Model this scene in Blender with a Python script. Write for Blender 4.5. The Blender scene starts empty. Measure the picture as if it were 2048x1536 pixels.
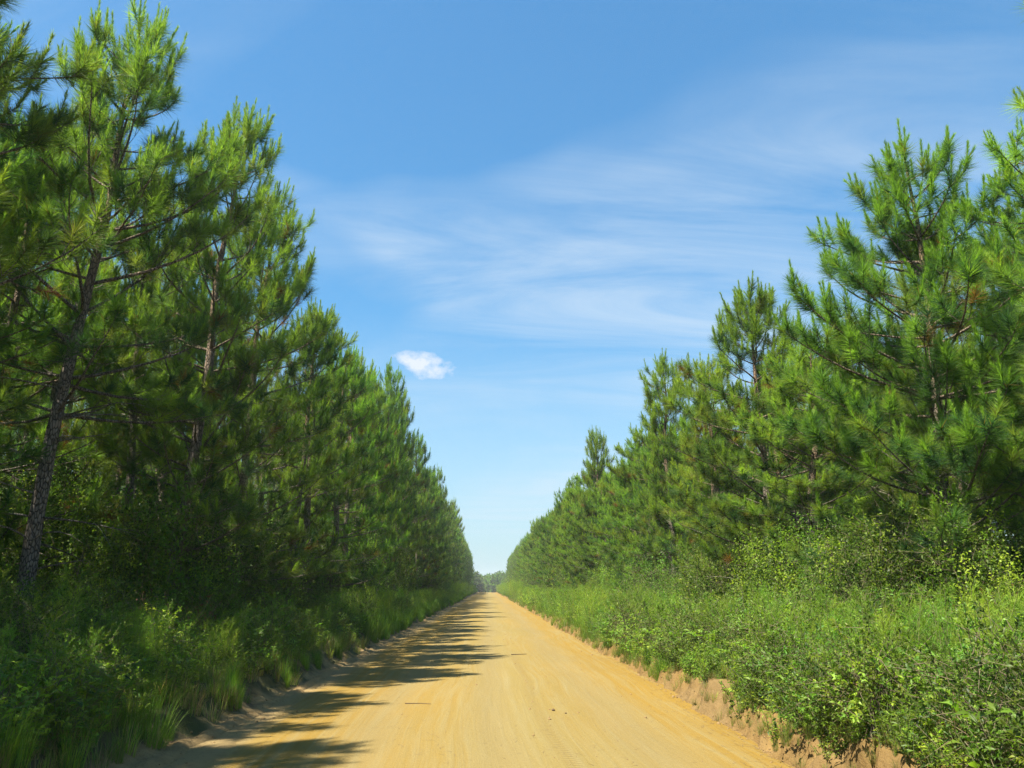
import bpy, math, random
import numpy as np

# ------------------------------------------------------------------ camera, sky, sun, exposure
scene = bpy.context.scene
COL = scene.collection
R = math.radians

cam_data = bpy.data.cameras.new('camera')
cam_data.sensor_fit = 'HORIZONTAL'
cam_data.sensor_width = 36.0
cam_data.lens = 36.0 * 1540 / 2048
cam_data.clip_start = 0.05
cam_data.clip_end = 3000
cam = bpy.data.objects.new('camera', cam_data)
cam.location = (0, 0, 1.7)
cam.rotation_euler = (R(90 + 14.8), 0, R(-1.76))
COL.objects.link(cam)
scene.camera = cam

SUN_EL = R(61)
SUN_TO = (-math.cos(R(34)), -math.sin(R(34)))          # horizontal direction towards the sun
SUN_ROT = math.atan2(SUN_TO[0], SUN_TO[1])

world = bpy.data.worlds.new('World')
scene.world = world
world.use_nodes = True


def N(nt, kind, **kw):
    n = nt.nodes.new(kind)
    ins = kw.pop('ins', None)
    for k, v in kw.items():
        setattr(n, k, v)
    if ins:
        for k, v in ins.items():
            if hasattr(v, 'is_linked') or isinstance(v, bpy.types.NodeSocket):
                nt.links.new(v, n.inputs[k])
            else:
                n.inputs[k].default_value = v
    return n


def math_(nt, op, a, b=None, c=None, clamp=False):
    n = nt.nodes.new('ShaderNodeMath')
    n.operation = op
    n.use_clamp = clamp
    for i, v in enumerate((a, b, c)):
        if v is None:
            continue
        if isinstance(v, bpy.types.NodeSocket):
            nt.links.new(v, n.inputs[i])
        else:
            n.inputs[i].default_value = v
    return n.outputs[0]


def ramp(nt, fac, stops):
    n = nt.nodes.new('ShaderNodeValToRGB')
    nt.links.new(fac, n.inputs[0])
    el = n.color_ramp.elements
    while len(el) < len(stops):
        el.new(0.5)
    for e, (p, c) in zip(el, stops):
        e.position = p
        e.color = (c, c, c, 1) if isinstance(c, (int, float)) else tuple(c) + (1,)
    return n.outputs[0]


def mix(nt, fac, a, b, blend='MIX'):
    n = nt.nodes.new('ShaderNodeMix')
    n.data_type = 'RGBA'
    n.blend_type = blend
    n.clamp_factor = True
    for sock, v in ((n.inputs[0], fac), (n.inputs[6], a), (n.inputs[7], b)):
        if isinstance(v, bpy.types.NodeSocket):
            nt.links.new(v, sock)
        elif isinstance(v, (tuple, list)):
            sock.default_value = tuple(v) + (1,)
        else:
            sock.default_value = v
    return n.outputs[2]


def build_sky():
    nt = world.node_tree
    bg = nt.nodes['Background']
    sky = N(nt, 'ShaderNodeTexSky', sky_type='NISHITA')
    sky.sun_disc = False
    sky.sun_elevation = SUN_EL
    sky.sun_rotation = SUN_ROT
    sky.altitude = 60
    sky.air_density = 1.15
    sky.dust_density = 0.6
    sky.ozone_density = 2.2
    tc = N(nt, 'ShaderNodeTexCoord')
    nrm = N(nt, 'ShaderNodeVectorMath', operation='NORMALIZE', ins={0: tc.outputs['Generated']})
    sep = N(nt, 'ShaderNodeSeparateXYZ', ins={0: nrm.outputs[0]})
    x, y, z = sep.outputs
    # the thin cirrus sheet: directions projected on a level layer high overhead
    den = math_(nt, 'ADD', math_(nt, 'MAXIMUM', z, 0.0), 0.16)
    px, py = math_(nt, 'DIVIDE', x, den), math_(nt, 'DIVIDE', y, den)
    comb = N(nt, 'ShaderNodeCombineXYZ', ins={0: px, 1: py, 2: 0.0})
    m1 = N(nt, 'ShaderNodeMapping', ins={'Vector': comb.outputs[0], 'Location': (13.6, 4.7, 0), 'Rotation': (0, 0, R(24)), 'Scale': (0.8, 1.0, 1)})
    n1 = N(nt, 'ShaderNodeTexNoise', noise_dimensions='2D', ins={'Vector': m1.outputs[0], 'Scale': 1.0, 'Detail': 3.0, 'Roughness': 0.5, 'Distortion': 0.4})
    m2 = N(nt, 'ShaderNodeMapping', ins={'Vector': comb.outputs[0], 'Location': (0.4, 1.3, 0), 'Rotation': (0, 0, R(30)), 'Scale': (0.9, 3.8, 1)})
    n2 = N(nt, 'ShaderNodeTexNoise', noise_dimensions='2D', ins={'Vector': m2.outputs[0], 'Scale': 1.0, 'Detail': 11.0, 'Roughness': 0.62, 'Distortion': 0.5})
    mask = ramp(nt, n1.outputs[0], [(0.40, 0.0), (0.66, 1.0)])
    wisp = ramp(nt, n2.outputs[0], [(0.30, 0.0), (0.80, 1.0)])
    cir = math_(nt, 'MULTIPLY', math_(nt, 'MULTIPLY', mask, wisp), 0.7)
    hor = ramp(nt, z, [(0.0, 1.0), (0.03, 1.0), (0.34, 0.0)])
    gm = N(nt, 'ShaderNodeGamma', ins={0: sky.outputs[0], 1: 0.72})
    hsv = N(nt, 'ShaderNodeHueSaturation', ins={'Saturation': 1.3, 'Value': 1.0, 'Color': gm.outputs[0]})
    base = mix(nt, 1.0, hsv.outputs[0], (0.88, 1.39, 1.57), 'MULTIPLY')
    cloudc = (3.6, 4.3, 4.95)
    base = mix(nt, math_(nt, 'MULTIPLY', hor, 0.75), base, (3.0, 3.75, 4.35))
    c1 = mix(nt, cir, base, cloudc)
    # the small fair-weather cumulus low over the road

    def puff(cx, cy, cz, w, h, seed):
        sx = math_(nt, 'DIVIDE', math_(nt, 'SUBTRACT', x, cx), w)
        sz = math_(nt, 'DIVIDE', math_(nt, 'SUBTRACT', z, cz), h)
        sz2 = math_(nt, 'ADD', sz, math_(nt, 'MULTIPLY', sx, 0.55))
        r2 = math_(nt, 'ADD', math_(nt, 'MULTIPLY', sx, sx), math_(nt, 'MULTIPLY', sz2, sz2))
        mp = N(nt, 'ShaderNodeMapping', ins={'Vector': nrm.outputs[0], 'Location': (seed, 0, 0), 'Scale': (44, 44, 60)})
        nn = N(nt, 'ShaderNodeTexNoise', ins={'Vector': mp.outputs[0], 'Scale': 1.0, 'Detail': 6.0, 'Roughness': 0.55})
        v = math_(nt, 'ADD', math_(nt, 'SUBTRACT', 1.0, r2), math_(nt, 'MULTIPLY', math_(nt, 'SUBTRACT', nn.outputs[0], 0.5), 3.4))
        front = math_(nt, 'GREATER_THAN', y, 0.0)
        return math_(nt, 'MULTIPLY', ramp(nt, v, [(0.05, 0.0), (1.5, 1.0)]), front)
    p1 = puff(-0.0861, 0.956, 0.2790, 0.044, 0.017, 3.1)
    c2 = mix(nt, math_(nt, 'MULTIPLY', p1, 0.85), c1, (4.7, 4.9, 5.3))
    nt.links.new(c2, bg.inputs['Color'])
    bg.inputs['Strength'].default_value = 0.068


build_sky()

sun_data = bpy.data.lights.new('sun', 'SUN')
sun_data.energy = 5.0
sun_data.angle = R(0.53)
sun_data.color = (1.0, 0.93, 0.77)
sun = bpy.data.objects.new('sun', sun_data)
from mathutils import Vector
sv = Vector((SUN_TO[0] * math.cos(SUN_EL), SUN_TO[1] * math.cos(SUN_EL), math.sin(SUN_EL)))
sun.rotation_euler = sv.to_track_quat('Z', 'Y').to_euler()
sun.location = (-30, -10, 50)
COL.objects.link(sun)

vs = scene.view_settings
vs.view_transform = 'Standard'
vs.look = 'None'
vs.gamma = 1.0
vs.exposure = 1.55
scene.cycles.use_denoising = True
scene.cycles.denoiser = 'OPENIMAGEDENOISE'
scene.cycles.denoising_prefilter = 'NONE'
scene.cycles.denoising_input_passes = 'RGB_ALBEDO_NORMAL'
scene.cycles.max_bounces = 5
scene.cycles.diffuse_bounces = 4
scene.cycles.glossy_bounces = 2
scene.cycles.use_adaptive_sampling = True
scene.cycles.adaptive_threshold = 0.01
scene.cycles.transparent_max_bounces = 8
scene.cycles.transmission_bounces = 4
scene.cycles.volume_bounces = 1

rng = np.random.default_rng(11)
random.seed(11)

# ------------------------------------------------------------------ helpers


def tag(o, label, cat, group=None, kind=None):
    o['label'] = label
    if cat:
        o['category'] = cat
    if group:
        o['group'] = group
    if kind:
        o['kind'] = kind
    return o


class Acc:
    """collects vertices, triangles/quads and a colour per vertex"""

    def __init__(self):
        self.v, self.c, self.t, self.q, self.n = [], [], [], [], 0

    def add(self, v, col, tris=None, quads=None):
        v = np.asarray(v, dtype=np.float32).reshape(-1, 3)
        col = np.asarray(col, dtype=np.float32)
        if col.ndim == 1:
            col = np.tile(col, (len(v), 1))
        self.v.append(v)
        self.c.append(col)
        if tris is not None and len(tris):
            self.t.append(np.asarray(tris, dtype=np.int32) + self.n)
        if quads is not None and len(quads):
            self.q.append(np.asarray(quads, dtype=np.int32) + self.n)
        self.n += len(v)

    def mesh(self, name, mat, smooth=False):
        v = np.concatenate(self.v)
        c = np.concatenate(self.c)
        t = np.concatenate(self.t) if self.t else np.zeros((0, 3), np.int32)
        q = np.concatenate(self.q) if self.q else np.zeros((0, 4), np.int32)
        me = bpy.data.meshes.new(name)
        me.vertices.add(len(v))
        me.vertices.foreach_set('co', v.ravel())
        nl = len(t) * 3 + len(q) * 4
        me.loops.add(nl)
        me.loops.foreach_set('vertex_index', np.concatenate([t.ravel(), q.ravel()]).astype(np.int32))
        me.polygons.add(len(t) + len(q))
        st = np.concatenate([np.arange(len(t)) * 3, len(t) * 3 + np.arange(len(q)) * 4]).astype(np.int32)
        me.polygons.foreach_set('loop_start', st)
        if smooth:
            me.polygons.foreach_set('use_smooth', np.ones(len(t) + len(q), dtype=bool))
        a = me.color_attributes.new('col', 'FLOAT_COLOR', 'POINT')
        c4 = np.ones((len(v), 4), np.float32)
        c4[:, :3] = c
        a.data.foreach_set('color', c4.ravel())
        me.update(calc_edges=True)
        me.materials.append(mat)
        return me


def link(name, me, parent=None, col=COL):
    o = bpy.data.objects.new(name, me)
    if col is not None:
        col.objects.link(o)
    if parent is not None:
        o.parent = parent
    return o


def norm(a):
    return a / np.maximum(np.linalg.norm(a, axis=-1, keepdims=True), 1e-9)


def perp(a):
    """two unit vectors across each direction in a (n,3)"""
    ref = np.where(np.abs(a[:, 2:3]) > 0.9, np.array([[1., 0, 0]]), np.array([[0, 0, 1.]]))
    u = norm(np.cross(a, ref))
    return u, np.cross(a, u)


def tube(acc, pts, rad, sides, col, rough=0.0, g=rng):
    pts = np.asarray(pts, float)
    k = len(pts)
    d = norm(np.gradient(pts, axis=0))
    u, w = perp(d)
    a = np.linspace(0, 2 * np.pi, sides, endpoint=False)
    rr = np.asarray(rad, float)[:, None] * np.ones((1, sides))
    if rough:
        rr = rr * (1 + rough * g.uniform(-1, 1, rr.shape))
    v = pts[:, None, :] + rr[..., None] * (np.cos(a)[None, :, None] * u[:, None, :] + np.sin(a)[None, :, None] * w[:, None, :])
    i, j = np.meshgrid(np.arange(k - 1), np.arange(sides), indexing='ij')
    j2 = (j + 1) % sides
    q = np.stack([i * sides + j, i * sides + j2, (i + 1) * sides + j2, (i + 1) * sides + j], -1).reshape(-1, 4)
    c = np.asarray(col, np.float32)
    if c.ndim == 2:
        c = np.repeat(c, sides, axis=0)
    acc.add(v.reshape(-1, 3), c, quads=q)


def _hash(ix, iy, seed):
    h = (ix.astype(np.int64) * 374761393 + iy.astype(np.int64) * 668265263 + seed * 974711) & 0x7fffffff
    h = ((h ^ (h >> 13)) * 1274126177) & 0x7fffffff
    return ((h ^ (h >> 16)) & 0xffff) / 65535.0


def vnoise(x, y, seed=0):
    x, y = np.broadcast_arrays(np.asarray(x, float), np.asarray(y, float))
    ix, iy = np.floor(x), np.floor(y)
    fx, fy = x - ix, y - iy
    fx, fy = fx * fx * (3 - 2 * fx), fy * fy * (3 - 2 * fy)
    a, b = _hash(ix, iy, seed), _hash(ix + 1, iy, seed)
    c, d = _hash(ix, iy + 1, seed), _hash(ix + 1, iy + 1, seed)
    return (a * (1 - fx) + b * fx) * (1 - fy) + (c * (1 - fx) + d * fx) * fy - 0.5


def fbm(x, y, seed=0, oct=4):
    s, amp = 0, 1.0
    for k in range(oct):
        s = s + amp * vnoise(x * 2 ** k, y * 2 ** k, seed + k)
        amp *= 0.5
    return s


def sstep(t):
    t = np.clip(t, 0, 1)
    return t * t * (3 - 2 * t)


# ------------------------------------------------------------------ materials


def foliage_mat(name, rough=0.5, transl=0.35, var=0.25, spec=0.35):
    m = bpy.data.materials.new(name)
    m.use_nodes = True
    nt = m.node_tree
    nt.nodes.clear()
    out = N(nt, 'ShaderNodeOutputMaterial')
    at = N(nt, 'ShaderNodeAttribute', attribute_name='col')
    oi = N(nt, 'ShaderNodeObjectInfo')
    val = math_(nt, 'MULTIPLY_ADD', oi.outputs['Random'], var, 1 - var / 2)
    hue = math_(nt, 'MULTIPLY_ADD', math_(nt, 'FRACT', math_(nt, 'MULTIPLY', oi.outputs['Random'], 7.31)), 0.04, 0.475)
    hs = N(nt, 'ShaderNodeHueSaturation', ins={'Hue': hue, 'Saturation': 1.0, 'Value': val, 'Color': at.outputs['Color']})
    b = N(nt, 'ShaderNodeBsdfPrincipled', ins={'Base Color': hs.outputs[0], 'Roughness': rough, 'Specular IOR Level': spec})
    tcol = mix(nt, 1.0, hs.outputs[0], (1.30, 1.42, 0.66), 'MULTIPLY')
    t = N(nt, 'ShaderNodeBsdfTranslucent', ins={'Color': tcol})
    mx = N(nt, 'ShaderNodeMixShader', ins={0: transl, 1: b.outputs[0], 2: t.outputs[0]})
    nt.links.new(mx.outputs[0], out.inputs[0])
    return m


def bark_mat(name):
    m = bpy.data.materials.new(name)
    m.use_nodes = True
    nt = m.node_tree
    b = nt.nodes['Principled BSDF']
    at = N(nt, 'ShaderNodeAttribute', attribute_name='col')
    tc = N(nt, 'ShaderNodeTexCoord')
    mp = N(nt, 'ShaderNodeMapping', ins={'Vector': tc.outputs['Object'], 'Scale': (1, 1, 0.35)})
    vo = N(nt, 'ShaderNodeTexVoronoi', feature='DISTANCE_TO_EDGE', ins={'Vector': mp.outputs[0], 'Scale': 26.0})
    no = N(nt, 'ShaderNodeTexNoise', ins={'Vector': mp.outputs[0], 'Scale': 18.0, 'Detail': 6.0})
    cr = ramp(nt, vo.outputs['Distance'], [(0.0, 0.22), (0.16, 1.0)])
    v = math_(nt, 'MULTIPLY', cr, math_(nt, 'MULTIPLY_ADD', no.outputs[0], 0.9, 0.55))
    c = mix(nt, 1.0, at.outputs['Color'], v, 'MULTIPLY')
    nt.links.new(c, b.inputs['Base Color'])
    b.inputs['Roughness'].default_value = 0.9
    bp = N(nt, 'ShaderNodeBump', ins={'Strength': 1.0, 'Distance': 0.035, 'Height': v})
    nt.links.new(bp.outputs[0], b.inputs['Normal'])
    return m


def plain_mat(name, rough=0.9):
    m = bpy.data.materials.new(name)
    m.use_nodes = True
    nt = m.node_tree
    b = nt.nodes['Principled BSDF']
    at = N(nt, 'ShaderNodeAttribute', attribute_name='col')
    no = N(nt, 'ShaderNodeTexNoise', ins={'Scale': 40.0, 'Detail': 4.0})
    v = math_(nt, 'MULTIPLY_ADD', no.outputs[0], 0.8, 0.6)
    nt.links.new(mix(nt, 1.0, at.outputs['Color'], v, 'MULTIPLY'), b.inputs['Base Color'])
    b.inputs['Roughness'].default_value = rough
    return m


M_NEEDLE = foliage_mat('pine_needles', 0.5, 0.52, 0.36, 0.22)
M_LEAF = foliage_mat('broad_leaves', 0.45, 0.52, 0.75, 0.3)
M_GRASS = foliage_mat('grass_blades', 0.55, 0.5, 0.6, 0.3)
M_BARK = bark_mat('pine_bark')
M_TWIG = plain_mat('bare_twigs')


def road_mat():
    m = bpy.data.materials.new('sandy_road')
    m.use_nodes = True
    nt = m.node_tree
    b = nt.nodes['Principled BSDF']
    tc = N(nt, 'ShaderNodeTexCoord')
    P = tc.outputs['Object']
    sep = N(nt, 'ShaderNodeSeparateXYZ', ins={0: P})
    x, y = sep.outputs[0], sep.outputs[1]

    def nz(scale, det=5.0, rough=0.55, dist=0.0, loc=(0, 0, 0), s=1.0):
        mp = N(nt, 'ShaderNodeMapping', ins={'Vector': P, 'Location': loc, 'Scale': scale})
        return N(nt, 'ShaderNodeTexNoise', ins={'Vector': mp.outputs[0], 'Scale': s, 'Detail': det, 'Roughness': rough, 'Distortion': dist}).outputs[0]
    wn = N(nt, 'ShaderNodeTexNoise', ins={'Vector': N(nt, 'ShaderNodeMapping', ins={'Vector': P, 'Scale': (0.0, 0.07, 0.0)}).outputs[0], 'Scale': 1.0, 'Detail': 2.0}).outputs[0]
    x = math_(nt, 'ADD', x, math_(nt, 'MULTIPLY', math_(nt, 'SUBTRACT', wn, 0.5), 1.3))
    P = N(nt, 'ShaderNodeCombineXYZ', ins={0: x, 1: y, 2: 0.0}).outputs[0]
    streak = nz((3.2, 0.05, 1), 6, 0.6, 0.25)                 # drawn out along the driving direction
    streak2 = nz((9.0, 0.3, 1), 5, 0.65, 0.6, (4, 2, 0))
    blot = nz((0.55, 0.16, 1), 5, 0.6, 0.5, (9, 1, 0))
    fine = nz((1, 1, 1), 6, 0.7, 0, (0, 0, 0), 22.0)
    grit = nz((1, 1, 1), 3, 0.6, 0, (3, 0, 0), 130.0)
    # packed pale middle, looser orange sand towards both sides
    ax = math_(nt, 'ABSOLUTE', math_(nt, 'SUBTRACT', x, 0.35))
    ax = math_(nt, 'ADD', ax, math_(nt, 'MULTIPLY', math_(nt, 'SUBTRACT', streak, 0.5), 2.6))
    ax = math_(nt, 'ADD', ax, math_(nt, 'MULTIPLY', math_(nt, 'SUBTRACT', blot, 0.5), 2.4))
    left = ramp(nt, math_(nt, 'MULTIPLY_ADD', x, -0.2, 0.35), [(0.3, 0.0), (0.7, 1.0)])  # left sand is oranger, and its colour is pushed further to warm the shade
    side = math_(nt, 'MAXIMUM', ramp(nt, math_(nt, 'DIVIDE', ax, 3.2), [(0.06, 0.0), (0.6, 1.0)]), math_(nt, 'MULTIPLY', left, 0.8))
    c = mix(nt, side, (0.206, 0.153, 0.050), (0.216, 0.134, 0.025))
    pale = ramp(nt, math_(nt, 'ADD', math_(nt, 'MULTIPLY', streak2, 0.6), math_(nt, 'MULTIPLY', streak, 0.4)), [(0.45, 0.0), (0.70, 1.0)])
    c = mix(nt, math_(nt, 'MULTIPLY', pale, 0.85), c, (0.226, 0.188, 0.090))
    # the wheel tracks: damp-packed, a little duller
    for wx, ww in ((-1.35, 0.34), (0.1, 0.28), (1.75, 0.36)):
        dxx = math_(nt, 'DIVIDE', math_(nt, 'SUBTRACT', math_(nt, 'ADD', x, math_(nt, 'MULTIPLY', math_(nt, 'SUBTRACT', blot, 0.5), 0.5)), wx), ww)
        g = math_(nt, 'DIVIDE', 1.0, math_(nt, 'ADD', 1.0, math_(nt, 'POWER', math_(nt, 'ABSOLUTE', dxx), 3.0)))
        c = mix(nt, math_(nt, 'MULTIPLY', g, 0.6), c, (0.199, 0.153, 0.067))
    v = math_(nt, 'ADD', math_(nt, 'MULTIPLY', fine, 0.34), math_(nt, 'MULTIPLY', grit, 0.30))
    v = math_(nt, 'ADD', math_(nt, 'ADD', v, math_(nt, 'MULTIPLY', blot, 0.22)), 0.50)
    c = mix(nt, 1.0, c, v, 'MULTIPLY')
    # pale, washed sand heaped along the edge of the shaded side
    edge = math_(nt, 'ADD', math_(nt, 'MULTIPLY', x, -1.0), math_(nt, 'MULTIPLY', math_(nt, 'SUBTRACT', blot, 0.5), 0.8))
    c = mix(nt, ramp(nt, math_(nt, 'DIVIDE', edge, 4.0), [(0.66, 0.0), (0.75, 1.0)]), c, (0.230, 0.165, 0.075))
    base_c = c
    b.inputs['Roughness'].default_value = 0.95
    b.inputs['Specular IOR Level'].default_value = 0.15
    # fine relief: grains, drag marks and one tyre's tread
    tw = math_(nt, 'DIVIDE', math_(nt, 'SUBTRACT', math_(nt, 'ADD', x, math_(nt, 'MULTIPLY', math_(nt, 'SUBTRACT', blot, 0.5), 0.25)), 0.74), 0.075)
    tm = math_(nt, 'DIVIDE', 1.0, math_(nt, 'ADD', 1.0, math_(nt, 'POWER', math_(nt, 'ABSOLUTE', tw), 6.0)))
    tread = math_(nt, 'SINE', math_(nt, 'ADD', math_(nt, 'MULTIPLY', y, 62.0), math_(nt, 'MULTIPLY', math_(nt, 'ABSOLUTE', tw), 1.5)))
    damp = math_(nt, 'MULTIPLY', math_(nt, 'MULTIPLY', tm, math_(nt, 'MULTIPLY_ADD', tread, 0.5, 0.5)), ramp(nt, math_(nt, 'MULTIPLY', y, 0.02), [(0.40, 0.32), (0.43, 0.0)]))
    nt.links.new(mix(nt, damp, base_c, (0.15, 0.10, 0.04)), b.inputs['Base Color'])
    h = math_(nt, 'ADD', math_(nt, 'MULTIPLY', fine, 1.0), math_(nt, 'MULTIPLY', grit, 0.35))
    h = math_(nt, 'ADD', h, math_(nt, 'MULTIPLY', streak2, 1.1))
    h = math_(nt, 'ADD', h, math_(nt, 'MULTIPLY', math_(nt, 'MULTIPLY', tread, tm), 0.45))
    bp = N(nt, 'ShaderNodeBump', ins={'Strength': 0.55, 'Distance': 0.022, 'Height': h})
    nt.links.new(bp.outputs[0], b.inputs['Normal'])
    return m


def ground_mat():
    m = bpy.data.materials.new('verge_soil')
    m.use_nodes = True
    nt = m.node_tree
    b = nt.nodes['Principled BSDF']
    at = N(nt, 'ShaderNodeAttribute', attribute_name='col')
    tc = N(nt, 'ShaderNodeTexCoord')
    n1 = N(nt, 'ShaderNodeTexNoise', ins={'Vector': tc.outputs['Object'], 'Scale': 9.0, 'Detail': 8.0, 'Roughness': 0.65}).outputs[0]
    n2 = N(nt, 'ShaderNodeTexNoise', ins={'Vector': tc.outputs['Object'], 'Scale': 60.0, 'Detail': 4.0, 'Roughness': 0.6}).outputs[0]
    v = math_(nt, 'ADD', math_(nt, 'MULTIPLY_ADD', n1, 0.9, 0.35), math_(nt, 'MULTIPLY', n2, 0.4))
    nt.links.new(mix(nt, 1.0, at.outputs['Color'], v, 'MULTIPLY'), b.inputs['Base Color'])
    b.inputs['Roughness'].default_value = 0.95
    b.inputs['Specular IOR Level'].default_value = 0.15
    bp = N(nt, 'ShaderNodeBump', ins={'Strength': 0.7, 'Distance': 0.05, 'Height': math_(nt, 'ADD', n1, math_(nt, 'MULTIPLY', n2, 0.35))})
    nt.links.new(bp.outputs[0], b.inputs['Normal'])
    return m


# ------------------------------------------------------------------ ground, banks and road
ER, EL = 3.08, 3.12            # road edges right and left of the camera line


def crest(y):
    y = np.asarray(y, float)
    return np.where(y > 272, -0.0003 * np.minimum(y - 272, 130) ** 2, 0.0)


def edge_r(y):
    return ER + 0.16 * fbm(y * 0.35, 0, 3) + 0.10 * fbm(y * 1.7, 5, 4)


def edge_l(y):
    return EL + 0.22 * fbm(y * 0.25, 0, 13) + 0.08 * fbm(y * 1.5, 5, 14)


def ground_z(x, y):
    x, y = np.broadcast_arrays(np.asarray(x, float), np.asarray(y, float))
    tr = x - edge_r(y)
    bh = 0.25 + 0.12 * sstep((20 - y) / 10) + 0.18 * fbm(y * 0.6, 2, 23)
    w = 0.30 + 0.18 * fbm(y * 0.9, 1, 31)
    erode = 0.20 * fbm(x * 3.2, y * 2.6, 41) + 0.13 * fbm(x * 9, y * 8, 43)
    zr = bh * sstep((tr + erode) / w) + 0.06 * np.clip(tr - 0.4, 0, 5) + 0.015 * np.clip(tr - 5.4, 0, 40)
    tl = -x - edge_l(y)
    zl = 0.05 * np.exp(-((tl - 0.12) / 0.09) ** 2) + (0.34 + 0.15 * fbm(y * 0.6, 7, 53)) * sstep((tl - 0.18 + 0.6 * erode) / 0.5) \
        + 0.07 * np.clip(tl - 0.8, 0, 5) + 0.015 * np.clip(tl - 5.4, 0, 40)
    away = np.maximum(tr, tl)
    rough = 0.10 * fbm(x * 1.3, y * 1.3, 61) * sstep((away - 0.5) / 0.6) + 0.05 * fbm(x * 6, y * 6, 63) * sstep((away - 0.02) / 0.15)
    z = np.where(x > 0, zr, zl) + rough
    under = sstep((-away + 0.02) / 0.10) * -0.12
    return z + under + crest(y)


def road_z(x, y):
    x, y = np.broadcast_arrays(np.asarray(x, float), np.asarray(y, float))
    z = 0.035 * (1 - (x / 3.1) ** 2)
    for wx, ww, dd in ((-1.35, 0.3, 0.012), (0.1, 0.25, 0.010), (1.75, 0.3, 0.010)):
        z = z - dd * np.exp(-((x - wx + 0.2 * vnoise(y * 0.15, 0, 71)) / ww) ** 2)
    z = z + 0.012 * fbm(x * 1.6, y * 0.22, 73) + 0.004 * fbm(x * 9, y * 0.6, 74)
    wash = np.clip(fbm(x * 0.5, y * 0.10, 75) + 0.15, 0, 1) * np.clip((-x + 0.2) / 2, 0, 1)
    z = z + 0.010 * wash * np.sin(y * 2 * np.pi / 0.62 + 2.2 * vnoise(x * 1.5, y * 0.5, 76))
    return z + crest(y)


def grid_mesh(name, xs, ys, zf, mat, colf):
    X, Y = np.meshgrid(xs, ys)
    Z = zf(X, Y)
    v = np.stack([X, Y, Z], -1).reshape(-1, 3)
    nx, ny = len(xs), len(ys)
    i, j = np.meshgrid(np.arange(ny - 1), np.arange(nx - 1), indexing='ij')
    a = i * nx + j
    q = np.stack([a, a + 1, a + nx + 1, a + nx], -1).reshape(-1, 4)
    acc = Acc()
    acc.add(v, colf(X, Y, Z).reshape(-1, 3), quads=q)
    return link(name, acc.mesh(name, mat, True))


def graded(segs):
    out = []
    for a, b, s in segs:
        out += list(np.arange(a, b, s))
    out.append(segs[-1][1])
    return np.array(out)


def ground_col(X, Y, Z):
    litter = np.array([0.085, 0.062, 0.032])
    mossy = np.array([0.055, 0.062, 0.022])
    k = sstep(fbm(X * 0.9, Y * 0.9, 81) + 0.5)[..., None]
    base = litter * (1 - k) + mossy * k
    tr = X - edge_r(Y)
    tl = -X - edge_l(Y)
    n = fbm(X * 3, Y * 3, 83)
    bank = (1 - sstep((tr - 0.38 + 0.35 * n) / 0.3)) * (X > 0)
    bankc = np.array([0.160, 0.100, 0.036]) * (1 + 0.5 * n[..., None])
    straw = np.array([0.162, 0.109, 0.049])
    f = sstep((fbm(X * 2, Y * 1.1, 87) + 0.1) * 2)[..., None]
    bankc = bankc * (1 - 0.75 * f) + straw * 0.75 * f
    berm = (1 - sstep((tl - 0.24 + 0.3 * n) / 0.15)) * (X <= 0)
    bermc = np.array([0.225, 0.155, 0.070])
    c = base * (1 - bank[..., None]) + bankc * bank[..., None]
    return c * (1 - berm[..., None]) + bermc * berm[..., None]


YS = graded([(-14, 3, 0.5), (3, 16, 0.05), (16, 34, 0.1), (34, 70, 0.25), (70, 150, 1.0), (150, 420, 4.0), (420, 900, 40.0)])
XS = np.concatenate([-np.array([700, 300, 120, 60, 40, 28, 20, 15, 12, 10, 8.5, 7.5, 6.8, 6.2, 5.7, 5.3, 5.0]),
                     np.arange(-4.8, -2.7, 0.06), np.linspace(-2.6, 2.5, 6), np.arange(2.65, 4.4, 0.045),
                     np.array([4.5, 4.7, 5.0, 5.3, 5.7, 6.2, 6.8, 7.5, 8.5, 10, 12, 15, 20, 28, 40, 60, 120, 300, 700])])
g_obj = grid_mesh('ground', XS, YS, ground_z, ground_mat(), ground_col)
g_obj['kind'] = 'structure'
RYS = graded([(-14, 3, 0.5), (3, 30, 0.06), (30, 70, 0.2), (70, 150, 1.0), (150, 420, 4.0)])
r_obj = grid_mesh('road', np.arange(-3.7, 3.66, 0.05), RYS, road_z, road_mat(), lambda X, Y, Z: np.ones(X.shape + (3,)) * 0.5)
r_obj['kind'] = 'structure'

# ------------------------------------------------------------------ pine trees
C_OLD = np.array([0.098, 0.176, 0.036])
C_NEW = np.array([0.215, 0.330, 0.045])
C_YEL = np.array([0.240, 0.260, 0.034])
C_DEEP = np.array([0.038, 0.090, 0.036])
C_BROWN = np.array([0.20, 0.10, 0.035])
BARK_LOW = np.array([0.200, 0.165, 0.132])
BARK_UP = np.array([0.235, 0.150, 0.090])
BARK_DEAD = np.array([0.26, 0.225, 0.175])


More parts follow.
